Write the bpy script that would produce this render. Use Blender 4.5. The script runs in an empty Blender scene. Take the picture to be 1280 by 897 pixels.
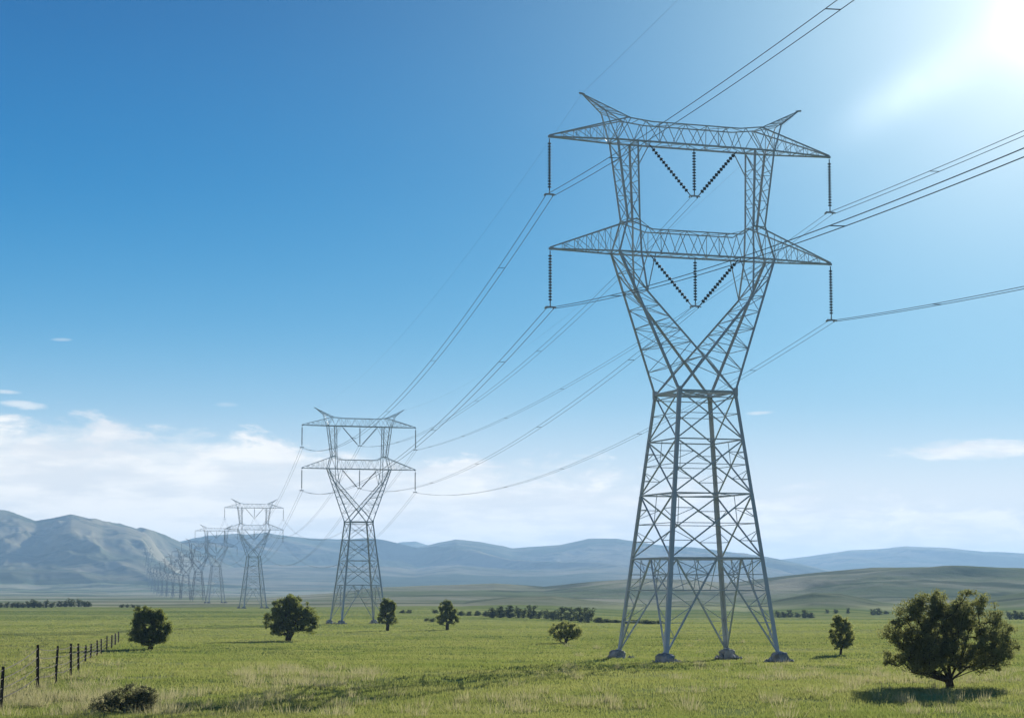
import bpy, math, random
import numpy as np
from mathutils import Vector, Matrix

R = math.radians
FOC = 2671.0          # focal length in pixels of the 1280 wide photograph
PITCH = R(6.227)
EYE = 8.0             # height of the lens
SUN_AZ, SUN_EL = R(16.8), R(13.0)
GLOW_AZ, GLOW_EL = R(14.5), R(14.9)      # middle of the bright veil round the sun

# ------------------------------------------------------------------ camera, world, sun, exposure
sc = bpy.context.scene
cam = bpy.data.cameras.new('camera'); camo = bpy.data.objects.new('camera', cam)
sc.collection.objects.link(camo); sc.camera = camo
cam.sensor_width = 36; cam.lens = FOC / 1280 * 36
cam.clip_start = 0.5; cam.clip_end = 60000
camo.location = (0, 0, EYE); camo.rotation_euler = (R(90) + PITCH, 0, 0)

sc.view_settings.view_transform = 'Standard'; sc.view_settings.look = 'None'
sc.view_settings.gamma = 1.0; EXPO = 0.68
sc.view_settings.exposure = EXPO
sc.view_settings.use_curve_mapping = False
sc.cycles.volume_bounces = 1; sc.cycles.max_bounces = 8; sc.cycles.transparent_max_bounces = 16
sc.cycles.volume_step_rate = 1.0


class N:
    """small expression builder for shader maths"""
    def __init__(s, nt): s.nt = nt; s.L = nt.links
    def new(s, t, **k):
        n = s.nt.nodes.new(t)
        for a, b in k.items(): setattr(n, a, b)
        return n
    def put(s, sock, v):
        if isinstance(v, bpy.types.NodeSocket): s.L.new(v, sock)
        else: sock.default_value = v
    def m(s, op, a, b=0.0, c=0.0, clamp=False):
        n = s.new('ShaderNodeMath', operation=op); n.use_clamp = clamp
        s.put(n.inputs[0], a); s.put(n.inputs[1], b); s.put(n.inputs[2], c)
        return n.outputs[0]
    def ss(s, x, lo, hi, a=0.0, b=1.0):
        n = s.new('ShaderNodeMapRange', interpolation_type='SMOOTHSTEP')
        s.put(n.inputs[0], x); s.put(n.inputs[1], lo); s.put(n.inputs[2], hi); s.put(n.inputs[3], a); s.put(n.inputs[4], b)
        return n.outputs[0]
    def vec(s, x, y, z):
        n = s.new('ShaderNodeCombineXYZ'); s.put(n.inputs[0], x); s.put(n.inputs[1], y); s.put(n.inputs[2], z)
        return n.outputs[0]
    def noise(s, v, scale, detail=4.0, rough=0.55, dist=0.0):
        n = s.new('ShaderNodeTexNoise'); s.put(n.inputs['Vector'], v)
        s.put(n.inputs['Scale'], scale); s.put(n.inputs['Detail'], detail); s.put(n.inputs['Roughness'], rough)
        s.put(n.inputs['Distortion'], dist)
        return n.outputs['Fac']
    def mix(s, f, a, b, blend='MIX'):
        n = s.new('ShaderNodeMix', data_type='RGBA', blend_type=blend)
        s.put(n.inputs[0], f); s.put(n.inputs[6], a); s.put(n.inputs[7], b)
        return n.outputs[2]


world = bpy.data.worlds.new('World'); sc.world = world; world.use_nodes = True
nt = world.node_tree; nt.nodes.clear(); g = N(nt)
sky = g.new('ShaderNodeTexSky', sky_type='NISHITA')
sky.sun_disc = False; sky.sun_elevation = SUN_EL; sky.sun_rotation = SUN_AZ
sky.air_density = 1.0; sky.dust_density = 0.6; sky.ozone_density = 2.5; sky.altitude = 300
tc = g.new('ShaderNodeTexCoord'); sp = g.new('ShaderNodeSeparateXYZ'); g.L.new(tc.outputs['Generated'], sp.inputs[0])
dx, dy, dz = sp.outputs
az = g.m('ARCTAN2', dx, dy); el = g.m('ARCSINE', dz)
A = g.m('MULTIPLY', az, 57.2958); E_ = g.m('MULTIPLY', el, 57.2958)      # degrees
# clear air: the physical sky kept as a small share, the rest a gradient of clear blue by elevation
SKY_STRENGTH = 0.08
ramp = g.new('ShaderNodeValToRGB'); cr = ramp.color_ramp; cr.interpolation = 'B_SPLINE'
stops = [(0.0, (.90, .88, .86)), (2.5, (.86, .87, .88)), (3.6, (.60, .74, .84)), (5.0, (.27, .54, .75)), (7.0, (.08, .37, .66)), (10.0, (.0, .23, .55)), (13.0, (.0, .175, .47)), (16.5, (.0, .118, .37)), (30.0, (.0, .06, .22)), (90.0, (.0, .04, .15))]
cr.elements[0].position = 0; cr.elements[0].color = stops[0][1] + (1,)
cr.elements[1].position = 1; cr.elements[1].color = stops[-1][1] + (1,)
for (e, c_) in stops[1:-1]:
    q_ = cr.elements.new(math.sqrt(e / 90.0)); q_.color = c_ + (1,)
g.L.new(g.m('SQRT', g.m('MAXIMUM', g.m('DIVIDE', E_, 90.0), 0.0)), ramp.inputs[0])
rs_ = g.new('ShaderNodeVectorMath', operation='SCALE'); g.L.new(ramp.outputs[0], rs_.inputs[0]); rs_.inputs[3].default_value = 1.0 / (SKY_STRENGTH * 2 ** EXPO)
sk_ = g.new('ShaderNodeVectorMath', operation='SCALE'); g.L.new(sky.outputs[0], sk_.inputs[0]); sk_.inputs[3].default_value = 0.012
ad_ = g.new('ShaderNodeVectorMath', operation='ADD'); g.L.new(rs_.outputs[0], ad_.inputs[0]); g.L.new(sk_.outputs[0], ad_.inputs[1])
col = ad_.outputs[0]
# clouds and glow are given in display radiance and divided by the strength
K = 1.0 / (SKY_STRENGTH * 2 ** EXPO)
def rad(r, gg, b): return (r * K, gg * K, b * K, 1)
ang = g.m('ARCCOSINE', g.m('ADD', g.m('ADD', g.m('MULTIPLY', dx, math.sin(GLOW_AZ) * math.cos(GLOW_EL)),
        g.m('MULTIPLY', dy, math.cos(GLOW_AZ) * math.cos(GLOW_EL))), g.m('MULTIPLY', dz, math.sin(GLOW_EL)), clamp=False))
angd = g.m('MULTIPLY', ang, 57.2958)
# cloud bank low over the horizon
cv = g.vec(g.m('MULTIPLY', A, 0.34), g.m('MULTIPLY', E_, 1.0), 3.3)
veil = g.m('MULTIPLY', g.m('POWER', 2.71828, g.m('MULTIPLY', g.m('POWER', g.m('DIVIDE', angd, 10.0), 1.45), -1.0)), 0.85)
veil = g.m('MULTIPLY', veil, g.ss(E_, 2.0, 7.0, 0.25, 1.0))
col = g.mix(veil, col, rad(.40, .80, .99))
veil2 = g.m('MULTIPLY', g.m('POWER', 2.71828, g.m('MULTIPLY', g.m('POWER', g.m('DIVIDE', angd, 5.5), 1.5), -1.0)), 0.75)
col = g.mix(veil2, col, rad(.78, .88, .97))
n1 = g.noise(cv, 1.7, 9, 0.60, 0.35)
n2 = g.noise(g.vec(g.m('MULTIPLY', A, 0.10), g.m('MULTIPLY', E_, 0.55), 9.1), 1.0, 4, 0.5, 0.3)
top = g.m('MAXIMUM', g.m('MULTIPLY_ADD', A, -0.095, 3.62), 2.85)
soft = g.ss(A, -2.0, 6.0, 0.55, 1.3)                                    # softer edge to the right
dens = g.m('ADD', g.m('DIVIDE', g.m('SUBTRACT', top, E_), soft), g.m('MULTIPLY', g.m('SUBTRACT', n1, 0.5), 3.4))
dens = g.m('ADD', dens, g.m('MULTIPLY', g.m('SUBTRACT', n2, 0.5), 2.2))
bank = g.ss(dens, 0.1, 1.15)
# the bank thins into a haze band lower down
gap = g.m('MULTIPLY', g.ss(n1, 0.42, 0.62), 1.0)
inner = g.ss(g.m('SUBTRACT', top, E_), 0.9, 2.4)
bankf = g.m('MULTIPLY', bank, g.m('MULTIPLY_ADD', gap, g.m('MULTIPLY', g.m('SUBTRACT', 1.0, inner), 0.45), g.m('MULTIPLY_ADD', inner, 0.26, 0.72)))
bankf = g.m('MINIMUM', bankf, 0.96)
bankf = g.m('MULTIPLY', bankf, g.ss(A, 2.0, 10.0, 1.0, 0.97))
def ellipse(a0, e0, ra, re, tilt=0.0):
    c, s_ = math.cos(R(tilt)), math.sin(R(tilt))
    u = g.m('SUBTRACT', A, a0); v = g.m('SUBTRACT', E_, e0)
    p = g.m('DIVIDE', g.m('ADD', g.m('MULTIPLY', u, c), g.m('MULTIPLY', v, s_)), ra)
    q = g.m('DIVIDE', g.m('SUBTRACT', g.m('MULTIPLY', v, c), g.m('MULTIPLY', u, s_)), re)
    return g.m('ADD', g.m('MULTIPLY', p, p), g.m('MULTIPLY', q, q))
n3 = g.noise(g.vec(g.m('MULTIPLY', A, 0.9), g.m('MULTIPLY', E_, 3.6), 1.7), 1.0, 6, 0.6, 0.4)
sm = None
for (a0, e0, ra, re, tl, st) in ((12.6, 3.74, 2.9, 0.30, 1.5, 0.9), (6.6, 4.75, 0.45, 0.07, 2, 0.55), (-13.4, 5.2, 0.55, 0.07, -2, 0.5),
                                 (-12.9, 4.86, 0.75, 0.13, -4, 0.55), (-12.0, 6.6, 0.3, 0.05, 0, 0.25), (-7.6, 4.95, 0.4, 0.08, 0, .2)):
    e = g.m('SUBTRACT', 1.0, ellipse(a0, e0, ra, re, tl))
    k = g.m('MULTIPLY', g.ss(g.m('ADD', e, g.m('MULTIPLY', g.m('SUBTRACT', n3, 0.5), 2.2)), 0.0, 1.1), st)
    sm = k if sm is None else g.m('MAXIMUM', sm, k)
cloud = g.m('MAXIMUM', bankf, sm)
cshade = g.noise(g.vec(g.m('MULTIPLY', A, 0.45), g.m('MULTIPLY', E_, 2.2), 5.5), 1.0, 5, 0.55)
ccol = g.mix(g.ss(cshade, 0.35, 0.65), rad(0.88, 0.89, 0.90), rad(1.13, 1.09, 1.03))
col = g.mix(cloud, col, ccol)
# thin bright veil around the sun and the wisp that runs down from it
wn = g.noise(g.vec(g.m('MULTIPLY', A, 0.5), g.m('MULTIPLY', E_, 0.5), 2.2), 1.0, 3, 0.5)
wisp = g.m('POWER', 2.71828, g.m('MULTIPLY', ellipse(11.1, 13.3, 2.1, 0.62, 27), -1.0))
wisp = g.m('MULTIPLY', wisp, g.m('MULTIPLY_ADD', wn, 0.8, 0.1))
gl1 = g.m('POWER', 2.71828, g.m('MULTIPLY', g.m('MULTIPLY', angd, angd), -1 / (1.1 ** 2)))
gl2 = g.m('POWER', 2.71828, g.m('MULTIPLY', angd, -1 / 2.7))
add = g.m('ADD', g.m('ADD', g.m('MULTIPLY', gl1, 0.6), g.m('MULTIPLY', gl2, 0.50)), g.m('MULTIPLY', wisp, 0.50))
addc = g.new('ShaderNodeVectorMath', operation='SCALE'); addc.inputs[0].default_value = (K, 0.96 * K, 0.90 * K); g.L.new(add, addc.inputs[3])
fin = g.new('ShaderNodeVectorMath', operation='ADD'); g.L.new(col, fin.inputs[0]); g.L.new(addc.outputs[0], fin.inputs[1])
bg = g.new('ShaderNodeBackground'); g.L.new(fin.outputs[0], bg.inputs[0]); bg.inputs[1].default_value = SKY_STRENGTH
wo = g.new('ShaderNodeOutputWorld'); g.L.new(bg.outputs[0], wo.inputs[0])

sun = bpy.data.lights.new('sun', 'SUN'); sun.energy = 5.0; sun.angle = R(0.12); sun.color = (1, 0.94, 0.84)
suno = bpy.data.objects.new('sun', sun); sc.collection.objects.link(suno)
sdir = Vector((math.sin(SUN_AZ) * math.cos(SUN_EL), math.cos(SUN_AZ) * math.cos(SUN_EL), math.sin(SUN_EL)))
suno.rotation_euler = sdir.to_track_quat('Z', 'Y').to_euler()


# ------------------------------------------------------------------ small helpers
def obj(name, me, mat=None, parent=None):
    o = bpy.data.objects.new(name, me); sc.collection.objects.link(o)
    if mat is not None: me.materials.append(mat)
    if parent is not None: o.parent = parent
    return o
def tag(o, label=None, cat=None, group=None, kind=None):
    if label: o['label'] = label
    if cat: o['category'] = cat
    if group: o['group'] = group
    if kind: o['kind'] = kind
    return o
def empty(name, loc, rz=0.0):
    o = bpy.data.objects.new(name, None); sc.collection.objects.link(o)
    o.location = loc; o.rotation_euler = (0, 0, rz); o.empty_display_size = 0.5
    return o
def copy_tree(o, parent=None):
    c = o.copy(); sc.collection.objects.link(c)
    if parent is not None: c.parent = parent
    for ch in [x for x in CH.get(o.name, [])]: 
        d = copy_tree(ch, c); CH.setdefault(c.name, []).append(d)
    return c
CH = {}
def part(name, me, mat, parent):
    o = obj(name, me, mat, parent); CH.setdefault(parent.name, []).append(o); return o
def fast_mesh(name, verts, faces, smooth=True):
    """verts (n,3); faces (m,k) with one k"""
    verts = np.asarray(verts, np.float32); faces = np.asarray(faces, np.int32)
    me = bpy.data.meshes.new(name); k = faces.shape[1]
    me.vertices.add(len(verts)); me.vertices.foreach_set('co', verts.ravel())
    me.loops.add(faces.size); me.loops.foreach_set('vertex_index', faces.ravel())
    me.polygons.add(len(faces)); me.polygons.foreach_set('loop_start', np.arange(0, faces.size, k, dtype=np.int32))
    me.polygons.foreach_set('use_smooth', np.full(len(faces), smooth))
    me.update(calc_edges=True); me.validate()
    return me
class MB:
    def __init__(s, k=1.0): s.v = []; s.f = []; s.n = 0; s.k = k
    def add(s, v, f):
        s.v.extend(v); s.f.extend([tuple(i + s.n for i in q) for q in f]); s.n += len(v)
    def bar(s, a, b, w, h=None, up=None):
        """square bar from a to b"""
        w *= s.k; h = h * s.k if h else None
        a = Vector(a); b = Vector(b); d = (b - a)
        if d.length < 1e-6: return
        h = h or w; d.normalize()
        u = Vector(up) if up is not None else (Vector((0, 0, 1)) if abs(d.z) < 0.95 else Vector((0, 1, 0)))
        x = d.cross(u).normalized(); y = x.cross(d).normalized()
        vs = []
        for p in (a, b):
            for (i, j) in ((-1, -1), (1, -1), (1, 1), (-1, 1)): vs.append(p + x * (i * w / 2) + y * (j * h / 2))
        s.add(vs, [(3, 2, 1, 0), (4, 5, 6, 7), (0, 1, 5, 4), (1, 2, 6, 5), (2, 3, 7, 6), (3, 0, 4, 7)])
    def angle(s, a, b, w, inward, t=0.03):
        """an L section steel angle; its heel faces away from `inward`"""
        a = Vector(a); b = Vector(b); d = (b - a).normalized()
        i = Vector(inward); i = (i - d * i.dot(d)).normalized(); j = d.cross(i)
        p = (i + j).normalized(); q = (i - j).normalized(); t = max(t, w * 0.12)
        prof = [(0, 0), (w, 0), (w, t), (t, t), (t, w), (0, w)]
        off = -i * (w * 0.35)
        vs = [c + off + p * x + q * y for c in (a, b) for (x, y) in prof]
        s.add(vs, [(k, (k + 1) % 6, (k + 1) % 6 + 6, k + 6) for k in range(6)] + [(5, 4, 3, 2, 1, 0), (6, 7, 8, 9, 10, 11)])
    def tube(s, pts, rad, n=6, cap=True):
        pts = [Vector(p) for p in pts]; m = len(pts)
        rad = rad if hasattr(rad, '__len__') else [rad] * m
        vs = []; x = None
        for k, p in enumerate(pts):
            d = (pts[min(k + 1, m - 1)] - pts[max(k - 1, 0)]).normalized()
            if x is None: x = d.orthogonal().normalized()
            else: x = (x - d * x.dot(d)).normalized()
            y = d.cross(x)
            for i in range(n):
                a = 2 * math.pi * i / n; vs.append(p + (x * math.cos(a) + y * math.sin(a)) * rad[k])
        fs = [(k * n + i, k * n + (i + 1) % n, (k + 1) * n + (i + 1) % n, (k + 1) * n + i) for k in range(m - 1) for i in range(n)]
        if cap: fs += [tuple(range(n))[::-1], tuple((m - 1) * n + i for i in range(n))]
        s.add(vs, fs)
    def lathe(s, a, b, prof, n=8):
        """prof: list of (t 0..1, radius) along a->b"""
        a = Vector(a); b = Vector(b); d = (b - a); L = d.length; dn = d / L
        x = dn.orthogonal().normalized(); y = dn.cross(x); vs = []
        for (t, r) in prof:
            for i in range(n):
                q = 2 * math.pi * i / n; vs.append(a + d * t + (x * math.cos(q) + y * math.sin(q)) * r)
        m = len(prof)
        fs = [(k * n + i, k * n + (i + 1) % n, (k + 1) * n + (i + 1) % n, (k + 1) * n + i) for k in range(m - 1) for i in range(n)]
        fs += [tuple(range(n))[::-1], tuple((m - 1) * n + i for i in range(n))]
        s.add(vs, fs)
    def mesh(s, name, smooth=False):
        me = bpy.data.meshes.new(name); me.from_pydata([tuple(v) for v in s.v], [], s.f); me.update()
        if smooth: me.polygons.foreach_set('use_smooth', np.ones(len(me.polygons), bool))
        return me

# value noise in numpy
def _hash(ix, iy, seed):
    h = (ix.astype(np.int64) * 374761393 + iy.astype(np.int64) * 668265263 + seed * 974634777) & 0xffffffff
    h = ((h ^ (h >> 13)) * 1274126177) & 0xffffffff
    return ((h ^ (h >> 16)) & 0xffff) / 65535.0
def vnoise(x, y, seed=0):
    ix = np.floor(x); iy = np.floor(y); fx = x - ix; fy = y - iy
    fx = fx * fx * fx * (fx * (fx * 6 - 15) + 10); fy = fy * fy * fy * (fy * (fy * 6 - 15) + 10)
    a = _hash(ix, iy, seed); b = _hash(ix + 1, iy, seed); c = _hash(ix, iy + 1, seed); d = _hash(ix + 1, iy + 1, seed)
    return (a + (b - a) * fx) * (1 - fy) + (c + (d - c) * fx) * fy - 0.5
def fbm(x, y, o=4, seed=0, gain=0.5):
    s = 0; a = 1.0; t = 0
    for k in range(o):
        s = s + a * vnoise(x, y, seed + k); t += a; a *= gain
        x, y = x * 1.9 + y * 0.6 + 3.1, y * 1.9 - x * 0.6 + 7.7
    return s / t * 2
def ridged(x, y, o=4, seed=0):
    s = 0; a = 1.0; t = 0; w = 1.0
    for k in range(o):
        n = 1 - np.abs(vnoise(x, y, seed + k)) * 4; n = np.clip(n, -1, 1)
        s = s + a * n * w; w = np.clip(n * 0.7 + 0.4, 0, 1); t += a; a *= 0.5
        x, y = x * 1.9 + y * 0.6 + 3.1, y * 1.9 - x * 0.6 + 7.7
    return s / t

# ------------------------------------------------------------------ terrain
HD = [0, 30, 60, 100, 206, 400, 543, 1000, 2000, 4000, 5200, 7000, 9000, 17000]
HH = [1.8, 3.8, 4.9, 5.45, 6.45, 7.6, 8.03, 7.5, 7.6, 7.0, 0.0, -28, -34, -45]
def prof(px, pts):
    return np.interp(px, [p[0] for p in pts], [p[1] for p in pts])
P_H1 = [(380, 768), (440, 764), (540, 759), (590, 750), (640, 745), (690, 744), (740, 750), (800, 754), (870, 750), (930, 757), (975, 748), (1015, 741), (1050, 742), (1100, 752), (1150, 757), (1210, 750), (1280, 740), (1400, 738)]
P_H2 = [(240, 752), (330, 747), (420, 741), (470, 735), (530, 733), (620, 730), (680, 734), (740, 728), (800, 723), (860, 724), (910, 728), (960, 722), (1020, 716), (1090, 711), (1180, 711), (1280, 714), (1400, 716)]
P_ML = [(-300, 660), (-100, 650), (0, 641), (25, 642), (45, 648), (90, 642), (110, 646), (130, 653), (160, 656), (200, 667), (225, 675), (260, 690), (300, 705), (350, 722), (420, 742)]
P_MC = [(120, 700), (180, 688), (225, 675), (270, 669), (340, 667), (420, 671), (480, 675), (520, 682), (545, 676), (570, 671), (600, 674), (640, 682), (700, 678), (735, 671), (770, 671), (820, 679), (880, 686), (950, 693), (1010, 704), (1080, 720), (1200, 735)]
P_MB = [(-200, 720), (430, 715), (480, 690), (500, 677), (520, 676), (545, 684), (600, 690), (900, 700), (960, 700), (1010, 694), (1060, 687), (1100, 685), (1130, 682), (1180, 684), (1230, 690), (1280, 692), (1400, 686)]
def zg(x, y):
    x = np.asarray(x, float); y = np.asarray(y, float)
    D = np.hypot(x, y)
    yy = np.where(y > 1, y, 1.0); px = np.where(y > 1, 640 + FOC * np.clip(x / yy, -3, 3), np.where(x > 0, 5000, -5000))
    base = EYE - np.interp(D, HD, HH)
    right = np.clip((px - 560) / 250, 0, 1) * np.clip((D - 450) / 500, 0, 1) * np.clip((3500 - D) / 1500, 0, 1)
    base = base - 3.6 * right
    base = base + fbm(x / 46 + 9, y / 46, 3, 5) * 0.55 * np.clip(D / 120, 0, 1) * np.clip((260 - D) / 60, 0.5, 1)
    base = base + fbm(x / 330 + 4, y / 330, 3, 15) * 1.0 * np.clip((D - 350) / 600, 0, 1)
    z = base
    fr = np.clip((y / np.maximum(D, 1) - 0.3) / 0.4, 0, 1)
    def layer(z, D0, P, wf, wb, amp, sc, seed, p=2.0, rid=False, keep=0.35, wob=0.0):
        Dc = D0 + wob * D0 * fbm(px / 330.0, px * 0 + seed, 2, seed + 50)
        top = EYE + (740 - prof(px, P)) * Dc / FOC
        t = D - Dc; s = np.where(t < 0, np.exp(-np.abs(t / wf) ** p), np.exp(-np.abs(t / wb) ** p))
        hh = np.maximum(top - base, 0)
        wx = x + sc * 0.5 * fbm(x / sc / 1.7, y / sc / 1.7, 2, seed + 20); wy = y + sc * 0.5 * fbm(x / sc / 1.7 + 40, y / sc / 1.7, 2, seed + 30)
        n = np.minimum(ridged((wx + .25 * wy) / (sc * .5), wy / (sc * 1.5), 5, seed) - 0.66, 0.0) if rid else fbm(wx / sc, wy / sc, 4, seed)
        crest = np.where(t < 0, 1 - np.clip(1 + t / (wf * 0.45), 0, 1) * (1 - keep), keep)
        c = base + (hh * s + amp * n * np.minimum(1, s * (1 - s * 0.3) * 1.6) * crest * np.clip(hh / 20, 0, 1)) * fr
        k = 3.0 + 0.01 * D0 * 0.3
        return np.where(c > z, c, z) * 1.0
    z = layer(z, 1500, P_H1, 330, 420, 8.0, 230, 101, 2.0, keep=0.25)
    z = layer(z, 2500, P_H2, 640, 700, 20.0, 360, 202, 2.0, keep=0.2)
    z = layer(z, 7600, P_ML, 1550, 1500, 130, 760, 303, 1.7, True, keep=0.25)
    z = layer(z, 10200, P_MC, 2300, 1500, 75, 1100, 404, 1.8, True, keep=0.2)
    z = layer(z, 13600, P_MB, 2200, 1200, 60, 1500, 505, 1.8, True, keep=0.15)
    return z
def gz(x, y): return float(zg(np.array([x]), np.array([y]))[0])

az_f = np.linspace(R(-16.5), R(16.5), 760); az_c = np.linspace(R(16.5), R(360 - 16.5), 110)[1:-1]
AZ = np.concatenate([az_f, az_c])
def rings(r0, r1, ratio):
    n = max(2, int(math.ceil(math.log(r1 / r0) / math.log(ratio)))); return r0 * (r1 / r0) ** (np.arange(n + 1) / n)
def polar_mesh(name, rr, mat, kind_label, centre=False):
    rg, ag = np.meshgrid(rr, AZ, indexing='ij'); X = rg * np.sin(ag); Y = rg * np.cos(ag); Z = zg(X, Y)
    v = np.stack([X.ravel(), Y.ravel(), Z.ravel()], 1); m = len(AZ); n = len(rr)
    i, j = np.meshgrid(np.arange(n - 1), np.arange(m), indexing='ij'); j2 = (j + 1) % m
    f = np.stack([i * m + j, (i + 1) * m + j, (i + 1) * m + j2, i * m + j2], -1).reshape(-1, 4)[:, ::-1]
    if centre:
        v = np.vstack([v, [[0, 0, gz(0.0, 0.01)]]]); c = len(v) - 1
    me = fast_mesh(name, v, f)
    o = obj(name, me, mat); tag(o, kind='structure', label=kind_label); return o

def pbr(name, rough=0.8, spec=0.2):
    m = bpy.data.materials.new(name); m.use_nodes = True; b = m.node_tree.nodes['Principled BSDF']
    b.inputs['Roughness'].default_value = rough; b.inputs['Specular IOR Level'].default_value = spec
    return m, N(m.node_tree), b

# ground: pasture with stripes of lighter and darker growth
def meadow_colour(g, P, X, Y):
    big = g.noise(g.vec(g.m('MULTIPLY', X, 0.35), Y, 0), 0.010, 4, 0.55, 0.3)
    mid = g.noise(g.vec(g.m('MULTIPLY', X, 0.45), Y, 0), 0.075, 5, 0.62)
    fine = g.noise(P, 0.9, 5, 0.65); tiny = g.noise(P, 6.0, 3, 0.7)
    green = (0.180, 0.245, 0.048, 1); dry = (0.37, 0.345, 0.145, 1); dark = (0.062, 0.110, 0.026, 1)
    c = g.mix(g.m('MULTIPLY', g.ss(big, 0.46, 0.64), 0.7), green, dry)
    c = g.mix(g.m('MULTIPLY', g.ss(mid, 0.52, 0.68), 0.75), c, dry)
    c = g.mix(g.m('MULTIPLY', g.ss(mid, 0.47, 0.33), 0.8), c, dark)
    c = g.mix(g.m('MULTIPLY', g.ss(fine, 0.35, 0.7), 0.45), c, (0.19, 0.21, 0.06, 1))
    c = g.mix(g.m('MULTIPLY', g.ss(tiny, 0.45, 0.7), 0.5), c, (0.05, 0.075, 0.018, 1))
    b2_ = g.noise(g.vec(g.m('MULTIPLY_ADD', X, 0.004, 2.0), g.m('MULTIPLY_ADD', Y, 0.024, g.m('MULTIPLY', X, 0.003)), 1.0), 1.0, 4, 0.6, 0.4)
    c = g.mix(g.m('MULTIPLY', g.m('MULTIPLY', g.ss(b2_, 0.50, 0.56), 0.85), g.ss(Y, 100.0, 140.0)), c, (0.42, 0.39, 0.17, 1))
    c = g.mix(g.m('MULTIPLY', g.m('MULTIPLY', g.ss(b2_, 0.48, 0.42), 0.9), g.ss(Y, 100.0, 140.0)), c, (0.045, 0.090, 0.022, 1))
    # browner grazed pasture beyond the fence on the left
    side = g.m('ADD', g.m('MULTIPLY', g.m('SUBTRACT', Y, 122.0), 0.155), X)          # < -21.8 is beyond the fence
    side = g.m('ADD', side, g.m('MULTIPLY', g.m('SUBTRACT', fine, 0.5), 2.0))
    pas = g.m('MULTIPLY', g.ss(side, -25.8, -27.8), g.ss(Y, 480.0, 260.0))
    c = g.mix(g.m('MULTIPLY', pas, 0.95), c, g.mix(mid, (0.30, 0.235, 0.13, 1), (0.19, 0.18, 0.08, 1)))
    # farther fields: wide flat strips
    f1 = g.noise(g.vec(g.m('MULTIPLY', X, 0.0012), g.m('MULTIPLY', Y, 0.011), 4.0), 1.0, 3, 0.6, 0.2)
    f2 = g.ss(f1, 0.45, 0.56)
    fc = g.mix(f2, (0.10, 0.165, 0.05, 1), (0.42, 0.41, 0.16, 1))
    c = g.mix(g.m('MULTIPLY', g.ss(Y, 300.0, 480.0), 0.85), c, fc)
    return c, fine, tiny
def ground_mat():
    m, g, b = pbr('meadow_ground', 0.95, 0.0)
    geo = g.new('ShaderNodeNewGeometry'); P = geo.outputs['Position']
    s = g.new('ShaderNodeSeparateXYZ'); g.L.new(P, s.inputs[0]); X, Y = s.outputs[0], s.outputs[1]
    c, fine, tiny = meadow_colour(g, P, X, Y)
    c = g.mix(0.45, c, (0.30, 0.37, 0.11, 1))
    g.L.new(c, b.inputs['Base Color'])
    bp = g.new('ShaderNodeBump'); bp.inputs['Strength'].default_value = 0.5; bp.inputs['Distance'].default_value = 0.4
    g.L.new(g.m('ADD', g.m('MULTIPLY', fine, 0.8), g.m('MULTIPLY', tiny, 0.25)), bp.inputs['Height'])
    g.L.new(bp.outputs[0], b.inputs['Normal'])
    return m
def hill_mat():
    m, g, b = pbr('rolling_grassland', 0.95, 0.0)
    geo = g.new('ShaderNodeNewGeometry'); P = geo.outputs['Position']
    s = g.new('ShaderNodeSeparateXYZ'); g.L.new(P, s.inputs[0]); X, Y, Z = s.outputs
    a = g.noise(P, 0.0028, 5, 0.6, 0.6); c2 = g.noise(P, 0.012, 5, 0.65); d = g.noise(P, 0.09, 4, 0.65)
    c = g.mix(g.ss(a, 0.42, 0.60), (0.24, 0.28, 0.14, 1), (0.52, 0.48, 0.32, 1))
    c = g.mix(g.m('MULTIPLY', g.ss(c2, 0.5, 0.68), 0.5), c, (0.44, 0.40, 0.26, 1))
    c = g.mix(g.m('MULTIPLY', g.ss(d, 0.55, 0.72), 0.45), c, (0.15, 0.19, 0.10, 1))
    strip = g.noise(g.vec(g.m('MULTIPLY', X, 0.0010), g.m('MULTIPLY', Y, 0.0045), 8.0), 1.0, 3, 0.5, 0.2)
    flat = g.ss(Z, 1.5, -1.5)
    fcol = g.mix(g.ss(strip, 0.42, 0.58), (0.20, 0.28, 0.10, 1), (0.52, 0.52, 0.24, 1))
    c = g.mix(g.m('MULTIPLY', flat, 0.8), c, fcol)
    low_shade = g.m('MULTIPLY', g.ss(g.m('ADD', Y, g.m('MULTIPLY', a, 900.0)), 2330.0, 2050.0), g.ss(Z, -1.0, 3.0))
    c = g.mix(g.m('MULTIPLY', low_shade, 0.3), c, (0.10, 0.14, 0.075, 1))  # shade on the nearer low hills, put into the colour
    shade_patch = g.noise(g.vec(g.m('MULTIPLY_ADD', X, 0.0042, g.m('MULTIPLY', Y, 0.002)), g.m('MULTIPLY_ADD', Y, 0.0040, g.m('MULTIPLY', X, -0.0015)), 7.0), 1.0, 4, 0.55, 0.6)
    c = g.mix(g.m('MULTIPLY', g.m('MULTIPLY', g.ss(shade_patch, 0.52, 0.60), 0.7), g.m('SUBTRACT', 1.0, flat)), c, (0.075, 0.105, 0.060, 1))  # cloud-shadow patches on the slopes, painted as darker ground colour
    g.L.new(c, b.inputs['Base Color'])
    bp = g.new('ShaderNodeBump'); bp.inputs['Strength'].default_value = 0.6; bp.inputs['Distance'].default_value = 4.0
    g.L.new(d, bp.inputs['Height']); g.L.new(bp.outputs[0], b.inputs['Normal'])
    return m
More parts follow.
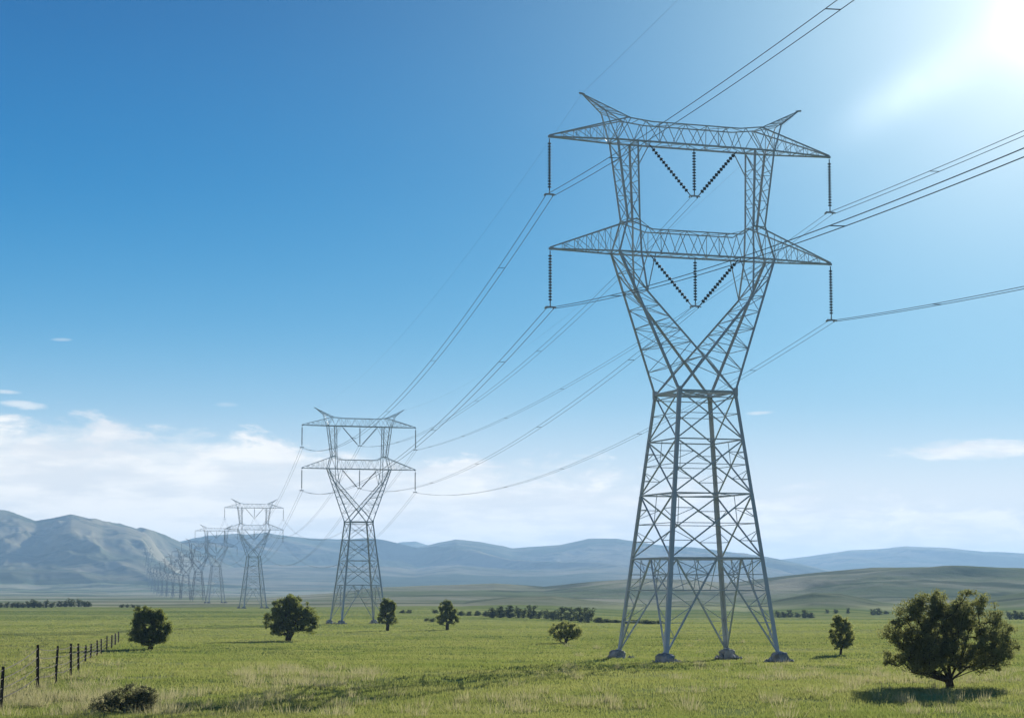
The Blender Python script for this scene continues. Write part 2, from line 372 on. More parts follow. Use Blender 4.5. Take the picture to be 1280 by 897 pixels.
def mountain_mat():
    m, g, b = pbr('mountain_slopes', 0.95, 0.0)
    geo = g.new('ShaderNodeNewGeometry'); P = geo.outputs['Position']
    a = g.noise(P, 0.0009, 6, 0.6, 0.5); c2 = g.noise(P, 0.006, 5, 0.65)
    c = g.mix(g.ss(a, 0.40, 0.62), (0.11, 0.14, 0.075, 1), (0.42, 0.37, 0.24, 1))
    c = g.mix(g.m('MULTIPLY', g.ss(c2, 0.50, 0.62), 0.6), c, (0.07, 0.095, 0.055, 1))
    g.L.new(c, b.inputs['Base Color'])
    return m
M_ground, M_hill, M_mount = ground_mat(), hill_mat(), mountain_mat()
polar_mesh('ground', rings(0.4, 1150, 1.016), M_ground, 'green meadow running out to the far fields')
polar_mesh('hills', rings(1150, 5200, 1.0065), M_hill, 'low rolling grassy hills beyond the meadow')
polar_mesh('mountains', rings(5200, 16500, 1.0042), M_mount, 'hazy blue mountain ranges along the horizon')

# haze: the air between here and the mountains
hb = MB(); s_ = 17500; zb, zt = -12.0, 336.0
hb.add([(x, y, z) for z in (zb, zt) for (x, y) in ((-s_, -s_), (s_, -s_), (s_, s_), (-s_, s_))],
       [(3, 2, 1, 0), (4, 5, 6, 7), (0, 1, 5, 4), (1, 2, 6, 5), (2, 3, 7, 6), (3, 0, 4, 7)])
hm = bpy.data.materials.new('haze_air'); hm.use_nodes = True; hn = hm.node_tree; hn.nodes.clear()
pv = hn.nodes.new('ShaderNodeVolumePrincipled'); ho_ = hn.nodes.new('ShaderNodeOutputMaterial'); hn.links.new(pv.outputs[0], ho_.inputs['Volume'])
pv.inputs['Color'].default_value = (0.32, 0.53, 0.81, 1); pv.inputs['Density'].default_value = 7.2e-5; pv.inputs['Anisotropy'].default_value = 0.25
haze = obj('haze', hb.mesh('haze'), hm); tag(haze, 'pale blue haze lying over the plain and mountains', kind='stuff')

# ------------------------------------------------------------------ materials for things
def steel():
    m, g, b = pbr('galvanised_steel', 0.55, 0.4)
    tc = g.new('ShaderNodeTexCoord'); n = g.noise(tc.outputs['Object'], 0.8, 4, 0.6); n2 = g.noise(tc.outputs['Object'], 7, 3, 0.6)
    c = g.mix(n, (0.35, 0.40, 0.43, 1), (0.53, 0.58, 0.61, 1)); c = g.mix(g.m('MULTIPLY', n2, 0.35), c, (0.33, 0.34, 0.34, 1))
    g.L.new(c, b.inputs['Base Color']); b.inputs['Metallic'].default_value = 0.12
    return m
def simple(name, c1, c2, scale, rough=0.8, spec=0.3, metal=0.0, bump=0.0):
    m, g, b = pbr(name, rough, spec)
    tc = g.new('ShaderNodeTexCoord'); n = g.noise(tc.outputs['Object'], scale, 5, 0.6)
    g.L.new(g.mix(g.ss(n, 0.3, 0.7), c1 + (1,), c2 + (1,)), b.inputs['Base Color']); b.inputs['Metallic'].default_value = metal
    if bump:
        bp = g.new('ShaderNodeBump'); bp.inputs['Strength'].default_value = bump; bp.inputs['Distance'].default_value = 0.1
        g.L.new(n, bp.inputs['Height']); g.L.new(bp.outputs[0], b.inputs['Normal'])
    return m
def leafy(name, c1, c2, scale, trans=0.35, tcol=(0.16, 0.2, 0.04), meadow=False):
    m = bpy.data.materials.new(name); m.use_nodes = True; nt = m.node_tree; nt.nodes.clear(); g = N(nt)
    tc = g.new('ShaderNodeTexCoord'); n = g.noise(tc.outputs['Object'], scale, 4, 0.6); n2 = g.noise(tc.outputs['Object'], scale * 9, 2, 0.6)
    f = g.ss(g.m('ADD', g.m('MULTIPLY', n, 0.6), g.m('MULTIPLY', n2, 0.4)), 0.36, 0.64)
    c = g.mix(f, c1 + (1,), c2 + (1,))
    nrm = None
    if meadow:
        geo = g.new('ShaderNodeNewGeometry'); s_ = g.new('ShaderNodeSeparateXYZ'); g.L.new(geo.outputs['Position'], s_.inputs[0])
        c = g.mix(0.85, meadow_colour(g, geo.outputs['Position'], s_.outputs[0], s_.outputs[1])[0], c)
        nm = g.new('ShaderNodeVectorMath', operation='ADD'); g.L.new(geo.outputs['Normal'], nm.inputs[0]); at_ = g.new('ShaderNodeAttribute', attribute_name='ground_normal'); g.L.new(at_.outputs['Vector'], nm.inputs[1])
        nz = g.new('ShaderNodeVectorMath', operation='NORMALIZE'); g.L.new(nm.outputs[0], nz.inputs[0]); nrm = nz.outputs[0]
    d = g.new('ShaderNodeBsdfDiffuse'); g.L.new(c, d.inputs[0])
    t = g.new('ShaderNodeBsdfTranslucent'); g.L.new(g.mix(0.6 if not meadow else 0.12, c, tcol + (1,)), t.inputs[0])
    if nrm is not None: g.L.new(nrm, d.inputs['Normal'])
    mx = g.new('ShaderNodeMixShader'); mx.inputs[0].default_value = trans
    g.L.new(d.outputs[0], mx.inputs[1]); g.L.new(t.outputs[0], mx.inputs[2])
    gl = g.new('ShaderNodeBsdfGlossy'); gl.inputs['Roughness'].default_value = 0.5; gl.inputs[0].default_value = (.6, .65, .6, 1)
    m2 = g.new('ShaderNodeMixShader'); m2.inputs[0].default_value = 0.025; g.L.new(mx.outputs[0], m2.inputs[1]); g.L.new(gl.outputs[0], m2.inputs[2])
    o = g.new('ShaderNodeOutputMaterial'); g.L.new(m2.outputs[0], o.inputs[0])
    return m
M_steel = steel()
M_steel_shaded = simple('shaded_far_steel', (0.12, 0.13, 0.14), (0.22, 0.23, 0.24), 1.0, 0.7, 0.2)  # darker copy of the steel; silhouette shade painted in so far pylons show
M_wire = simple('conductor_alloy', (0.05, 0.055, 0.06), (0.09, 0.095, 0.10), 1.0, 0.5, 0.4, 0.4)
M_insul = simple('dark_glazed_discs', (0.035, 0.05, 0.055), (0.06, 0.075, 0.08), 3.0, 0.75, 0.25)
M_foot = simple('weathered_footing', (0.18, 0.175, 0.16), (0.46, 0.44, 0.40), 1.6, 0.9, 0.2, 0, 0.8)
M_wood = simple('weathered_post_wood', (0.035, 0.028, 0.022), (0.075, 0.062, 0.05), 5.0, 0.9, 0.1)
M_bark = simple('dark_bark', (0.030, 0.024, 0.018), (0.065, 0.052, 0.040), 6.0, 0.95, 0.1)
M_leaf_big = leafy('olive_leaves', (0.075, 0.092, 0.034), (0.200, 0.210, 0.090), 0.9, 0.55, (.34, .36, .12))
M_leaf_dark = leafy('dark_green_leaves', (0.070, 0.098, 0.028), (0.180, 0.205, 0.065), 0.7, 0.55, (.32, .36, .09))
M_leaf_far = leafy('far_tree_leaves', (0.09, 0.115, 0.055), (0.16, 0.18, 0.085), 0.4, 0.35)
M_leaf_bush = leafy('bush_leaves', (0.12, 0.145, 0.045), (0.24, 0.26, 0.09), 0.9, 0.65, (.42, .44, .13))
M_leaf_grey = leafy('greygreen_shrub_leaves', (0.08, 0.09, 0.045), (0.17, 0.17, 0.09), 1.5, 0.45, (.26, .26, .12))
M_grass = leafy('meadow_grass', (0.20, 0.26, 0.055), (0.34, 0.35, 0.11), 0.10, 0.50, (0.42, 0.48, 0.10), True)

# ------------------------------------------------------------------ the pylon
HB, HW, ZW = 5.85, 2.96, 25.6          # half base, half waist, waist height
def hwid(z): return HB + (HW - HB) * (z / ZW)
ZL0, ZL1, ZU0, ZU1 = 39.0, 41.3, 49.85, 51.85
LARM, UARM = 14.9, 14.95
def lerp(a, b, t): return Vector(a) + (Vector(b) - Vector(a)) * t

def pylon_meshes():
    """returns {part name: [meshbuilders]}"""
    out = []
    cs = [(-1, -1), (1, -1), (1, 1), (-1, 1)]
    def corner(i, z): w = hwid(z); return Vector((cs[i % 4][0] * w, cs[i % 4][1] * w, z))
    # footings: rough concrete caps sunk in a stony mound
    for i in range(4):
        rnd = random.Random(31 + i); mb = MB(.62); c = corner(i, 0)
        n = 14; vs = []; prof_ = [(.86, -0.5), (.84, 0.45), (.80, 0.72), (0.62, 0.86), (0.32, 0.90)]
        for (r, z) in prof_:
            for k in range(n):
                a = 2 * math.pi * k / n; q = r * (1 + rnd.uniform(-.16, .16)); vs.append((c.x + q * math.cos(a), c.y + q * math.sin(a), z + rnd.uniform(-.07, .07)))
        vs.append((c.x, c.y, 0.98)); m = len(prof_)
        fs = [(j * n + k, j * n + (k + 1) % n, (j + 1) * n + (k + 1) % n, (j + 1) * n + k) for j in range(m - 1) for k in range(n)] + [((m - 1) * n + k, (m - 1) * n + (k + 1) % n, m * n) for k in range(n)]
        mb.add([Vector(v) for v in vs], fs)
        for k in range(16):      # loose stones round the cap
            a = rnd.uniform(0, 6.28); r = rnd.uniform(.9, 1.5); s = rnd.uniform(.15, .45); x, y = c.x + r * math.cos(a), c.y + r * math.sin(a)
            z = rnd.uniform(.0, .18); j = [rnd.uniform(.6, 1.2) * s for _ in range(6)]
            mb.add([Vector((x + j[0], y, z)), Vector((x, y + j[1], z)), Vector((x - j[2], y, z)), Vector((x, y - j[3], z)), Vector((x, y, z + j[4])), Vector((x, y, z - j[5]))],
                   [(0, 1, 4), (1, 2, 4), (2, 3, 4), (3, 0, 4), (1, 0, 5), (2, 1, 5), (3, 2, 5), (0, 3, 5)])
        out.append(('concrete_footing', mb, 'foot'))
    # four legs
    for i in range(4):
        mb = MB(.62); inn = (-cs[i][0], -cs[i][1], 0)
        mb.angle(corner(i, 0.3), corner(i, 9.7), 0.40, inn); mb.angle(corner(i, 9.7), corner(i, 15.8), 0.38, inn); mb.angle(corner(i, 15.8), corner(i, ZW), 0.34, inn)
        c = corner(i, 1.0); mb.bar(c - Vector((0, 0, .06)), c + Vector((0, 0, .06)), 0.75)
        out.append(('leg', mb, 'steel'))
    # belts
    def belt(z, w, cross=True, nm='belt_frame'):
        mb = MB(.72); C = [corner(i, z) for i in range(4)]
        for i in range(4):
            mb.bar(C[i], C[(i + 1) % 4], w)
            if cross: mb.bar(lerp(C[i], C[(i + 1) % 4], .5), lerp(C[(i + 1) % 4], C[(i + 2) % 4], .5), w * 0.55)
        out.append((nm, mb, 'steel'))
    belt(6.7, 0.15, False); belt(9.72, 0.22); belt(15.83, 0.18); belt(21.0, 0.16, False)
    mb = MB(.72); C = [corner(i, ZW) for i in range(4)]
    for i in range(4):
        mb.bar(C[i], C[(i + 1) % 4], 0.30); mb.bar(C[i] + Vector((0, 0, -.55)), C[(i + 1) % 4] + Vector((0, 0, -.55)), 0.12)
        mb.bar(C[i], lerp(C[(i + 1) % 4], C[(i + 2) % 4], .5), .13)
    mb.bar(C[0], C[2], .14); mb.bar(C[1], C[3], .14)
    for c in C: mb.bar(c + Vector((0, 0, -.4)), c + Vector((0, 0, .4)), 0.46)
    out.append(('waist_frame', mb, 'steel'))
    # lattice of each face
    for i in range(4):
        mb = MB(.72); j = i + 1
        def X(z0, z1, w, red):
            a0, a1, b0, b1 = corner(i, z0), corner(i, z1), corner(j, z0), corner(j, z1)
            mb.bar(a0, b1, w); mb.bar(b0, a1, w)
            w0 = (b0 - a0).length; w1 = (b1 - a1).length; t = w0 / (w0 + w1); xc = lerp(a0, b1, t)
            r = w * .55
            if red >= 1:
                zc = xc.z; mb.bar(corner(i, zc), xc, r); mb.bar(xc, corner(j, zc), r)
            if red >= 2:
                for (p, q, ci) in ((a0, xc, i), (b0, xc, j)):
                    mm = lerp(p, q, .5); mb.bar(mm, corner(ci, mm.z), r); mb.bar(mm, corner(ci, (mm.z + xc.z) / 2 + .2), r * .8)
                for (p, q, ci) in ((a1, xc, i), (b1, xc, j)):
                    mm = lerp(p, q, .5); mb.bar(mm, corner(ci, mm.z), r); mb.bar(mm, corner(ci, (mm.z + xc.z) / 2 - .2), r * .8)
                mb.bar(xc, lerp(a1, b1, .5), r * .8)
        X(21.0, ZW, .15, 1); X(15.83, 21.0, .16, 2); X(9.72, 15.83, .17, 2)
        # inverted V down to the feet, with its small struts
        top = lerp(corner(i, 9.72), corner(j, 9.72), .5)
        for (ci, s) in ((i, 1), (j, -1)):
            ft = corner(ci, .75); mb.bar(top, ft, .20)
            zs = [8.2, 6.7, 5.2, 3.7, 2.3]
            pts = [lerp(top, ft, (9.72 - z) / (9.72 - .75)) for z in zs]
            for k, (z, p) in enumerate(zip(zs, pts)):
                c = corner(ci, z)
                if z != 6.7: mb.bar(p, c, .085)
                if k + 1 < len(zs): mb.bar(c if k % 2 else p, pts[k + 1] if k % 2 else corner(ci, zs[k + 1]), .075)
            mb.bar(pts[0], corner(ci, 9.72), .09)
            mb.bar(pts[1], lerp(corner(i, 9.72), corner(j, 9.72), .25 if ci == i else .75), .09)
            mb.bar(pts[0], lerp(corner(i, 9.72), corner(j, 9.72), .25 if ci == i else .75), .08)
        # hip bracing inwards
        mb.bar(lerp(corner(i, 6.7), corner(j, 6.7), .5), lerp(corner(j, 6.7), corner(j + 1, 6.7), .5), .10)
        mb.bar(top, lerp(corner(i, 6.7), corner(j, 6.7), .5) * 0.6 + Vector((0, 0, 6.7 * .4)), .08)
        out.append(('face_lattice', mb, 'steel'))
    # the fork above the waist: outer and crossing inner chords on the two faces
    VA = 1.1
    def fk(u, v, z): return Vector((u, v, z))
    for sgn in (-1, 1):
        mb = MB(.62)
        for sv in (-1, 1):
            o0 = fk(sgn * HW, sv * HW, ZW); o1 = fk(sgn * 8.25, sv * VA, ZL0)
            i0 = fk(-sgn * HW, sv * HW, ZW); zk = 35.2; ku = 5.55; kv = VA + (HW - VA) * (ZL0 - zk) / (ZL0 - ZW)
            k = fk(sgn * ku, sv * kv, zk); i1 = fk(sgn * 5.95, sv * VA, ZL0)
            mb.angle(o0, o1, .22, (-sgn, -sv, 0)); mb.angle(i0, k, .19, (sgn, -sv, 0)); mb.bar(k, i1, .22)
            mb.bar(k, fk(sgn * 4.45, sv * VA, ZL0), .13); mb.bar(k, lerp(o0, o1, .86), .16); mb.bar(k, o1, .16)
            # zigzag between outer chord and inner chord
            n = 6; lo = [lerp(o0, o1, t) for t in (.0, .16, .32, .47, .6, .72)]
            tt = [.36, .50, .62, .74, .86, 1.0]; li = [lerp(i0, k, t) for t in tt]
            for q in range(n):
                mb.bar(lo[q], li[q], .10)
                if q + 1 < n: mb.bar(li[q], lo[q + 1], .10); 
            mb.bar(lo[2], lerp(li[1], li[2], .5), .07); mb.bar(lo[3], lerp(li[2], li[3], .5), .07)
            mb.bar(lerp(o0, o1, .86), lerp(k, i1, .55), .10); mb.bar(o1, lerp(k, i1, .55), .10)
        # ties between the two faces
        for t in (.0, .16, .32, .47, .6, .72, .86, 1.0):
            a = lerp(fk(sgn * HW, -HW, ZW), fk(sgn * 8.25, -VA, ZL0), t); b = lerp(fk(sgn * HW, HW, ZW), fk(sgn * 8.25, VA, ZL0), t)
            if t > 0: mb.bar(a, b, .09)
            if t < 1:
                t2 = t + .14; mb.bar(a, lerp(fk(sgn * HW, HW, ZW), fk(sgn * 8.25, VA, ZL0), t2), .08)
        i0a, i0b = fk(-sgn * HW, -HW, ZW), fk(-sgn * HW, HW, ZW); ka, kb = fk(sgn * 5.55, -kv, zk), fk(sgn * 5.55, kv, zk)
        pr = None
        for t in (.36, .5, .62, .74, .86, 1.0):
            a, b = lerp(i0a, ka, t), lerp(i0b, kb, t); mb.bar(a, b, .09)
            if pr: mb.bar(pr[0], b, .08)
            pr = (a, b)
        out.append(('fork_frame', mb, 'steel'))
    # central braces in the crotch of the fork
    # columns between the two crossarms
    for sgn in (-1, 1):
        mb = MB(.62); ot0, ot1, in0, in1 = 7.3, 8.35, 6.0, 6.2
        z0 = ZL0; z1 = ZU0
        for sv in (-1, 1):
            v0 = sv * VA
            a0, a1 = fk(sgn * ot0, v0 * .85, ZL1 + .9), fk(sgn * ot1, v0, z1); b0, b1 = fk(sgn * in0, v0 * .85, ZL1 + .9), fk(sgn * in1, v0, z1)
            mb.angle(a0, a1, .18, (-sgn, -sv, 0)); mb.angle(b0, b1, .18, (sgn, -sv, 0))
            mb.bar(fk(sgn * 8.2, v0, ZL0), a0, .22); mb.bar(fk(sgn * 5.95, v0, ZL0), b0, .22)
            n = 3
            for q in range(n):
                t0, t1 = q / n, (q + 1) / n
                mb.bar(lerp(a0, a1, t0), lerp(b0, b1, t1), .10); mb.bar(lerp(b0, b1, t0), lerp(a0, a1, t1), .08)
                mb.bar(lerp(a0, a1, t1), lerp(b0, b1, t1), .08)
            mb.bar(lerp(b0, b1, .70), fk(sgn * 4.9, v0, z1), .13)
            mb.bar(a0, b0, .16)
        for (u0, u1) in ((ot0, ot1), (in0, in1)):
            for q in range(5):
                t = q / 4; a = lerp(fk(sgn * u0, -VA * .85, ZL1 + .9), fk(sgn * u1, -VA, z1), t); b = lerp(fk(sgn * u0, VA * .85, ZL1 + .9), fk(sgn * u1, VA, z1), t)
                mb.bar(a, b, .08)
                if q < 4:
                    t2 = t + .25; mb.bar(a, lerp(fk(sgn * u0, VA * .85, ZL1 + .9), fk(sgn * u1, VA, z1), t2), .08)
        out.append(('column', mb, 'steel'))
    # crossarms
    def crossarm(zb, zt, tip, uo, apex, nm, ap):
        mb = MB(.62); ui = 4.7
        def topz(u):
            au = abs(u); return float(np.interp(au, [0, ui, ap, tip], [zt, zt, apex, zb + .12]))
        def vh(u): return VA if abs(u) <= uo else VA * (tip - abs(u)) / (tip - uo) + .06
        for sv in (-1, 1):
            mb.bar((-uo, sv * VA, zb), (uo, sv * VA, zb), .24, .26)
            us = [-uo + 1.2, -ui, ui, ap]
            for a, b in zip(us, us[1:]): mb.bar((a, sv * VA * .9, topz(a)), (b, sv * VA * .9, topz(b)), .16)
            for sg in (-1, 1):
                mb.bar((sg * uo, sv * VA, zb), (sg * tip, sv * .07, zb), .22, .22)
                mb.bar((sg * (ap), sv * VA * .9, topz(ap)), (sg * tip, sv * .05, zb + .14), .19)
            # side lattice
            n = 8; U = np.linspace(-uo, uo, n + 1); U[1:-1] += np.array([.35, -.25, .2, 0, -.2, .25, -.35]) * (1 if sv > 0 else -1)
            for q in range(n):
                a, b = U[q], U[q + 1]; m = (a + b) / 2
                mb.bar((a, sv * VA, zb), (m, sv * VA * .9, topz(m)), .09); mb.bar((m, sv * VA * .9, topz(m)), (b, sv * VA, zb), .09)
                if q % 3 == 1: mb.bar((b, sv * VA, zb), (b, sv * VA * .9, topz(b)), .08)
            for sg in (-1, 1):
                V = np.linspace(uo, tip, 6)
                for q in range(5):
                    a, b = V[q], V[q + 1]
                    mb.bar((sg * a, sv * vh(a), zb), (sg * b, sv * vh(b) * .9, topz(b)), .07); mb.bar((sg * a, sv * vh(a), zb), (sg * a, sv * vh(a) * .9, topz(a)), .07)
                    mb.bar((sg * b, sv * vh(b), zb), (sg * (a + b) / 2, sv * vh((a + b) / 2) * .9, topz((a + b) / 2)), .05)
        for z in (0, 1):
            n = 7; U = np.linspace(-uo, uo, n + 1)
            for q in range(n):
                za = zb if z == 0 else topz(U[q]); zc = zb if z == 0 else topz(U[q + 1]); w = VA if z == 0 else VA * .9
                if z == 1 and (abs(U[q]) > uo - 1.1 or abs(U[q + 1]) > uo - 1.1): continue
                mb.bar((U[q], -w, za), (U[q], w, za), .08); s = 1 if q % 2 else -1
                mb.bar((U[q], -w * s, za), (U[q + 1], w * s, zc), .08)
        for sg in (-1, 1):
            V = np.linspace(uo, tip, 6)
            for q in range(5):
                a, b = V[q], V[q + 1]; s = 1 if q % 2 else -1
                mb.bar((sg * a, -vh(a), zb), (sg * a, vh(a), zb), .07); mb.bar((sg * a, -vh(a) * s, zb), (sg * b, vh(b) * s, zb), .07)
            mb.bar((sg * (tip - .25), 0, zb), (sg * (tip + .12), 0, zb), .30, .34)
        out.append((nm, mb, 'steel'))
    crossarm(ZL0, ZL1, LARM, 8.25, 42.3, 'lower_crossarm', 6.3); crossarm(ZU0, ZU1, UARM, 8.4, 52.15, 'upper_crossarm', 7.0)
    # horns that carry the earth wires
    for sgn in (-1, 1):
        mb = MB(.52); tip = Vector((sgn * 11.6, 0, 54.3))
        for sv in (-1, 1):
            a, b = fk(sgn * 8.35, sv * VA, ZU0), fk(sgn * 6.9, sv * VA * .9, 52.05)
            mid = fk(sgn * 9.35, sv * .62, 52.6)
            mb.bar(a, mid, .20); mb.bar(mid, tip, .17); mb.bar(b, tip, .17)
            for t in (.12, .3, .5, .7): 
                p = lerp(mid, tip, t); mb.bar(p, lerp(b, tip, t + .1), .075); mb.bar(p, lerp(b, tip, max(0, t - .12)), .06)
            mb.bar(b, mid, .10); mb.bar(a, b, .13)
        for t in (.1, .4, .7):
            mb.bar(lerp(fk(sgn * 9.35, -.62, 52.6), tip, t), lerp(fk(sgn * 9.35, .62, 52.6), tip, t), .07)
        mb.bar(tip - Vector((.28 * sgn, 0, .05)), tip + Vector((.28 * sgn, 0, .05)), .30)
        out.append(('earth_wire_horn', mb, 'steel'))
    return out

INS_Z = 5.6
STR = []     # (a, b) ends of every insulator string
for (zz, tipu) in ((ZU0, UARM), (ZL0, LARM)):
    for sg in (-1, 1): STR.append((Vector((sg * tipu, 0, zz - .2)), Vector((sg * tipu, 0, zz - INS_Z)), 'tip'))
    c = Vector((0.15, 0, zz - 5.1))
    STR.append((Vector((0.15, 0, zz - .15)), c + Vector((0, 0, .25)), 'mid'))
    STR.append((Vector((-4.55, 0, zz - .1)), c + Vector((-.25, 0, .1)), 'vee')); STR.append((Vector((4.75, 0, zz - .1)), c + Vector((.25, 0, .1)), 'vee'))
def string_mesh(a, b, n=16, seg=8):
    mb = MB(); pr = [(0, .05), (.07, .05)]
    for k in range(n):
        t = .075 + (k / n) * .83; d = .83 / n
        pr += [(t, .05), (t + d * .15, .18), (t + d * .5, .18), (t + d * .62, .05)]
    pr += [(.91, .05), (1, .05)]
    mb.lathe(a, b, pr, seg); return mb
def clamp_mesh(c):
    mb = MB(); c = Vector(c)
    mb.bar(c + Vector((-.42, 0, .0)), c + Vector((.42, 0, .0)), .10, .16)
    for s in (-1, 1):
        mb.tube([c + Vector((s * .42, -.32, -.1)), c + Vector((s * .42, 0, .02)), c + Vector((s * .42, .32, -.1))], .075, 6)
    mb.bar(c, c + Vector((0, 0, .35)), .10); return mb

MAT = {'steel': M_steel, 'foot': M_foot}
PM = pylon_meshes()
PHI = R(19.2)
def build_pylon(loc):
    root = empty('lattice_pylon', loc, PHI)
    for (nm, mb, mt) in PM: part(nm, mb.mesh(nm, False), MAT[mt], root)
    for (a, b, kind) in STR:
        so = part('insulator_string', string_mesh(a, b, 16 if kind == 'tip' else 14).mesh('insulator_string'), M_insul, root)
        if kind != 'vee': part('suspension_clamp', clamp_mesh(b).mesh('suspension_clamp'), M_steel, so)
    return root
def far_pylon_mesh():
    allb = MB()
    for (nm, mb, mt) in PM:
        if mt == 'foot': continue
        allb.add(mb.v, mb.f)
    for (a, b, k) in STR: allb.bar(a, b, .24)
    return allb.mesh('far_pylon')

LINE = [(17.7, 206.0), (-38.9, 543.4), (-129.1, 1071.8), (-206.5, 1497.0), (-272.0, 1862.0)]
px_, py_ = LINE[-1]
k = 0
while py_ < 5700:
    st = 372 + 6 * k; py_ += st; px_ -= .181 * st; LINE.append((px_, py_)); k += 1
ORD = ['', 'first', 'second', 'third', 'fourth', 'fifth', 'sixth', 'seventh', 'eighth', 'ninth', 'tenth', 'eleventh', 'twelfth', 'thirteenth', 'fourteenth', 'fifteenth', 'sixteenth', 'seventeenth', 'eighteenth', 'nineteenth', 'twentieth']
PL = {0: 'tall grey lattice pylon on stony footings, nearest and largest of the row',
      1: 'second nearest lattice pylon, standing left of centre between two round dark trees in the meadow',
      2: 'third nearest lattice pylon, small, its head against pale cloud above the mountains',
      3: 'fourth pylon from the front, hazy, the first whose head is below the mountain crest'}
GP = 'lattice pylons marching away to the left in one row'
PZ = [gz(*p) for p in LINE]
first = None
for i, (x, y) in enumerate(LINE):
    if i == 0: first = build_pylon((x, y, PZ[0])); o = first
    elif i < 4:
        o = copy_tree(first); o.location = (x, y, PZ[i])
    else:
        if i == 4: fm = far_pylon_mesh(); o = obj('lattice_pylon', fm, M_steel_shaded); ff = o
        else: o = ff.copy(); sc.collection.objects.link(o)
        o.location = (x, y, PZ[i] - .3); o.rotation_euler = (0, 0, PHI)
    lab = PL.get(i) or ('%s pylon from the front, faint and small in the haze' % ORD[i + 1] if i < 10 else 'tiny faint pylon crowded into the vanishing far left end of the row')
    tag(o, lab, 'pylon', GP)

# ------------------------------------------------------------------ conductors
def att(i, local):
    if i < 0: x, y, z = 17.7 + .168 * 340, 206 - 340, PZ[0]
    else: (x, y), z = LINE[i], PZ[i]
    c, s = math.cos(PHI), math.sin(PHI)
    return Vector((x + local[0] * c - local[1] * s, y + local[0] * s + local[1] * c, z + local[2]))
PHASES = {'upper left': (-UARM, 0, ZU0 - INS_Z - .12), 'upper right': (UARM, 0, ZU0 - INS_Z - .12),
          'lower left': (-LARM, 0, ZL0 - INS_Z - .12), 'lower right': (LARM, 0, ZL0 - INS_Z - .12),
          'upper middle': (0.15, 0, ZU0 - 5.0), 'lower middle': (0.15, 0, ZL0 - 5.0),
          'left horn': (-11.6, 0, 54.3), 'right horn': (11.6, 0, 54.3)}
def catenary(a, b, sag, n, off=0.0):
    d = (b - a); side = Vector((d.y, -d.x, 0)).normalized() * off
    return [a + d * t + side - Vector((0, 0, 4 * sag * t * (1 - t))) for t in [k / n for k in range(n + 1)]]
def span(i, phase, sag, r, lab, twin=.42, n=48, spacers=True, group=None):
    a, b = att(i, PHASES[phase]), att(i + 1, PHASES[phase])
    if 'horn' in phase:
        mb = MB(); mb.tube(catenary(a, b, sag, n), r, 5); o = obj('earth_wire', mb.mesh('earth_wire'), M_wire)
        return tag(o, lab, 'earth wire', group)
    root = empty('power_line', (a + b) / 2)
    for s in (-1, 1):
        mb = MB(); mb.tube([p - (a + b) / 2 for p in catenary(a, b, sag, n, s * twin)], r, 6)
        part('conductor', mb.mesh('conductor'), M_wire, root)
    if spacers:
        L = (b - a).length; m = int(L // 55)
        for k in range(m):
            t = (k + .5) / m; p = catenary(a, b, sag, 1000, 0)[int(t * 1000)] - (a + b) / 2
            d = (b - a); sd = Vector((d.y, -d.x, 0)).normalized()
            mb = MB(); mb.bar(p - sd * twin, p + sd * twin, .05); part('spacer', mb.mesh('spacer'), M_wire, root)
    return tag(root, lab, 'power line', group)
G0, G1, G2, G3 = 'conductors coming in from above the camera to the nearest pylon', 'conductors between the nearest and second pylon', 'conductors between the second and third pylon', 'conductors between the third and fourth pylon'
for ph, sg in (('upper left', 7.2), ('lower left', 9.0), ('upper right', 4.5), ('lower right', 7.0)):
    span(-1, ph, sg, .026, 'twin cable leaving the frame rightwards from the %s insulator of the nearest pylon' % ph, .45, 90, group=G0)
for ph in ('left horn',):
    span(-1, ph, 3.5, .006, 'thin earth wire rising rightwards from the %s of the nearest pylon' % ph, group='earth wires')
for ph, sg in (('upper left', 8.5), ('lower left', 6.5), ('upper right', 3.8), ('lower right', 6.2), ('upper middle', 7.0), ('lower middle', 6.4)):
    span(0, ph, sg, .027 if 'left' in ph else .019, 'twin cable from the %s insulator of the nearest pylon to the second' % ph, .36, 60, group=G1)
for ph in ('left horn', 'right horn'):
    span(0, ph, 5.0, .006, 'thin earth wire from the %s of the nearest pylon to the second' % ph, group='earth wires')
for i, gname, w in ((1, G2, ('second', 'third')), (2, G3, ('third', 'fourth'))):
    for ph in list(PHASES)[:6]:
        span(i, ph, 16.0 if i == 1 else 10, .026, 'faint twin cable from the %s insulator of the %s pylon to the %s' % (ph, w[0], w[1]), .30, 40, False, gname)

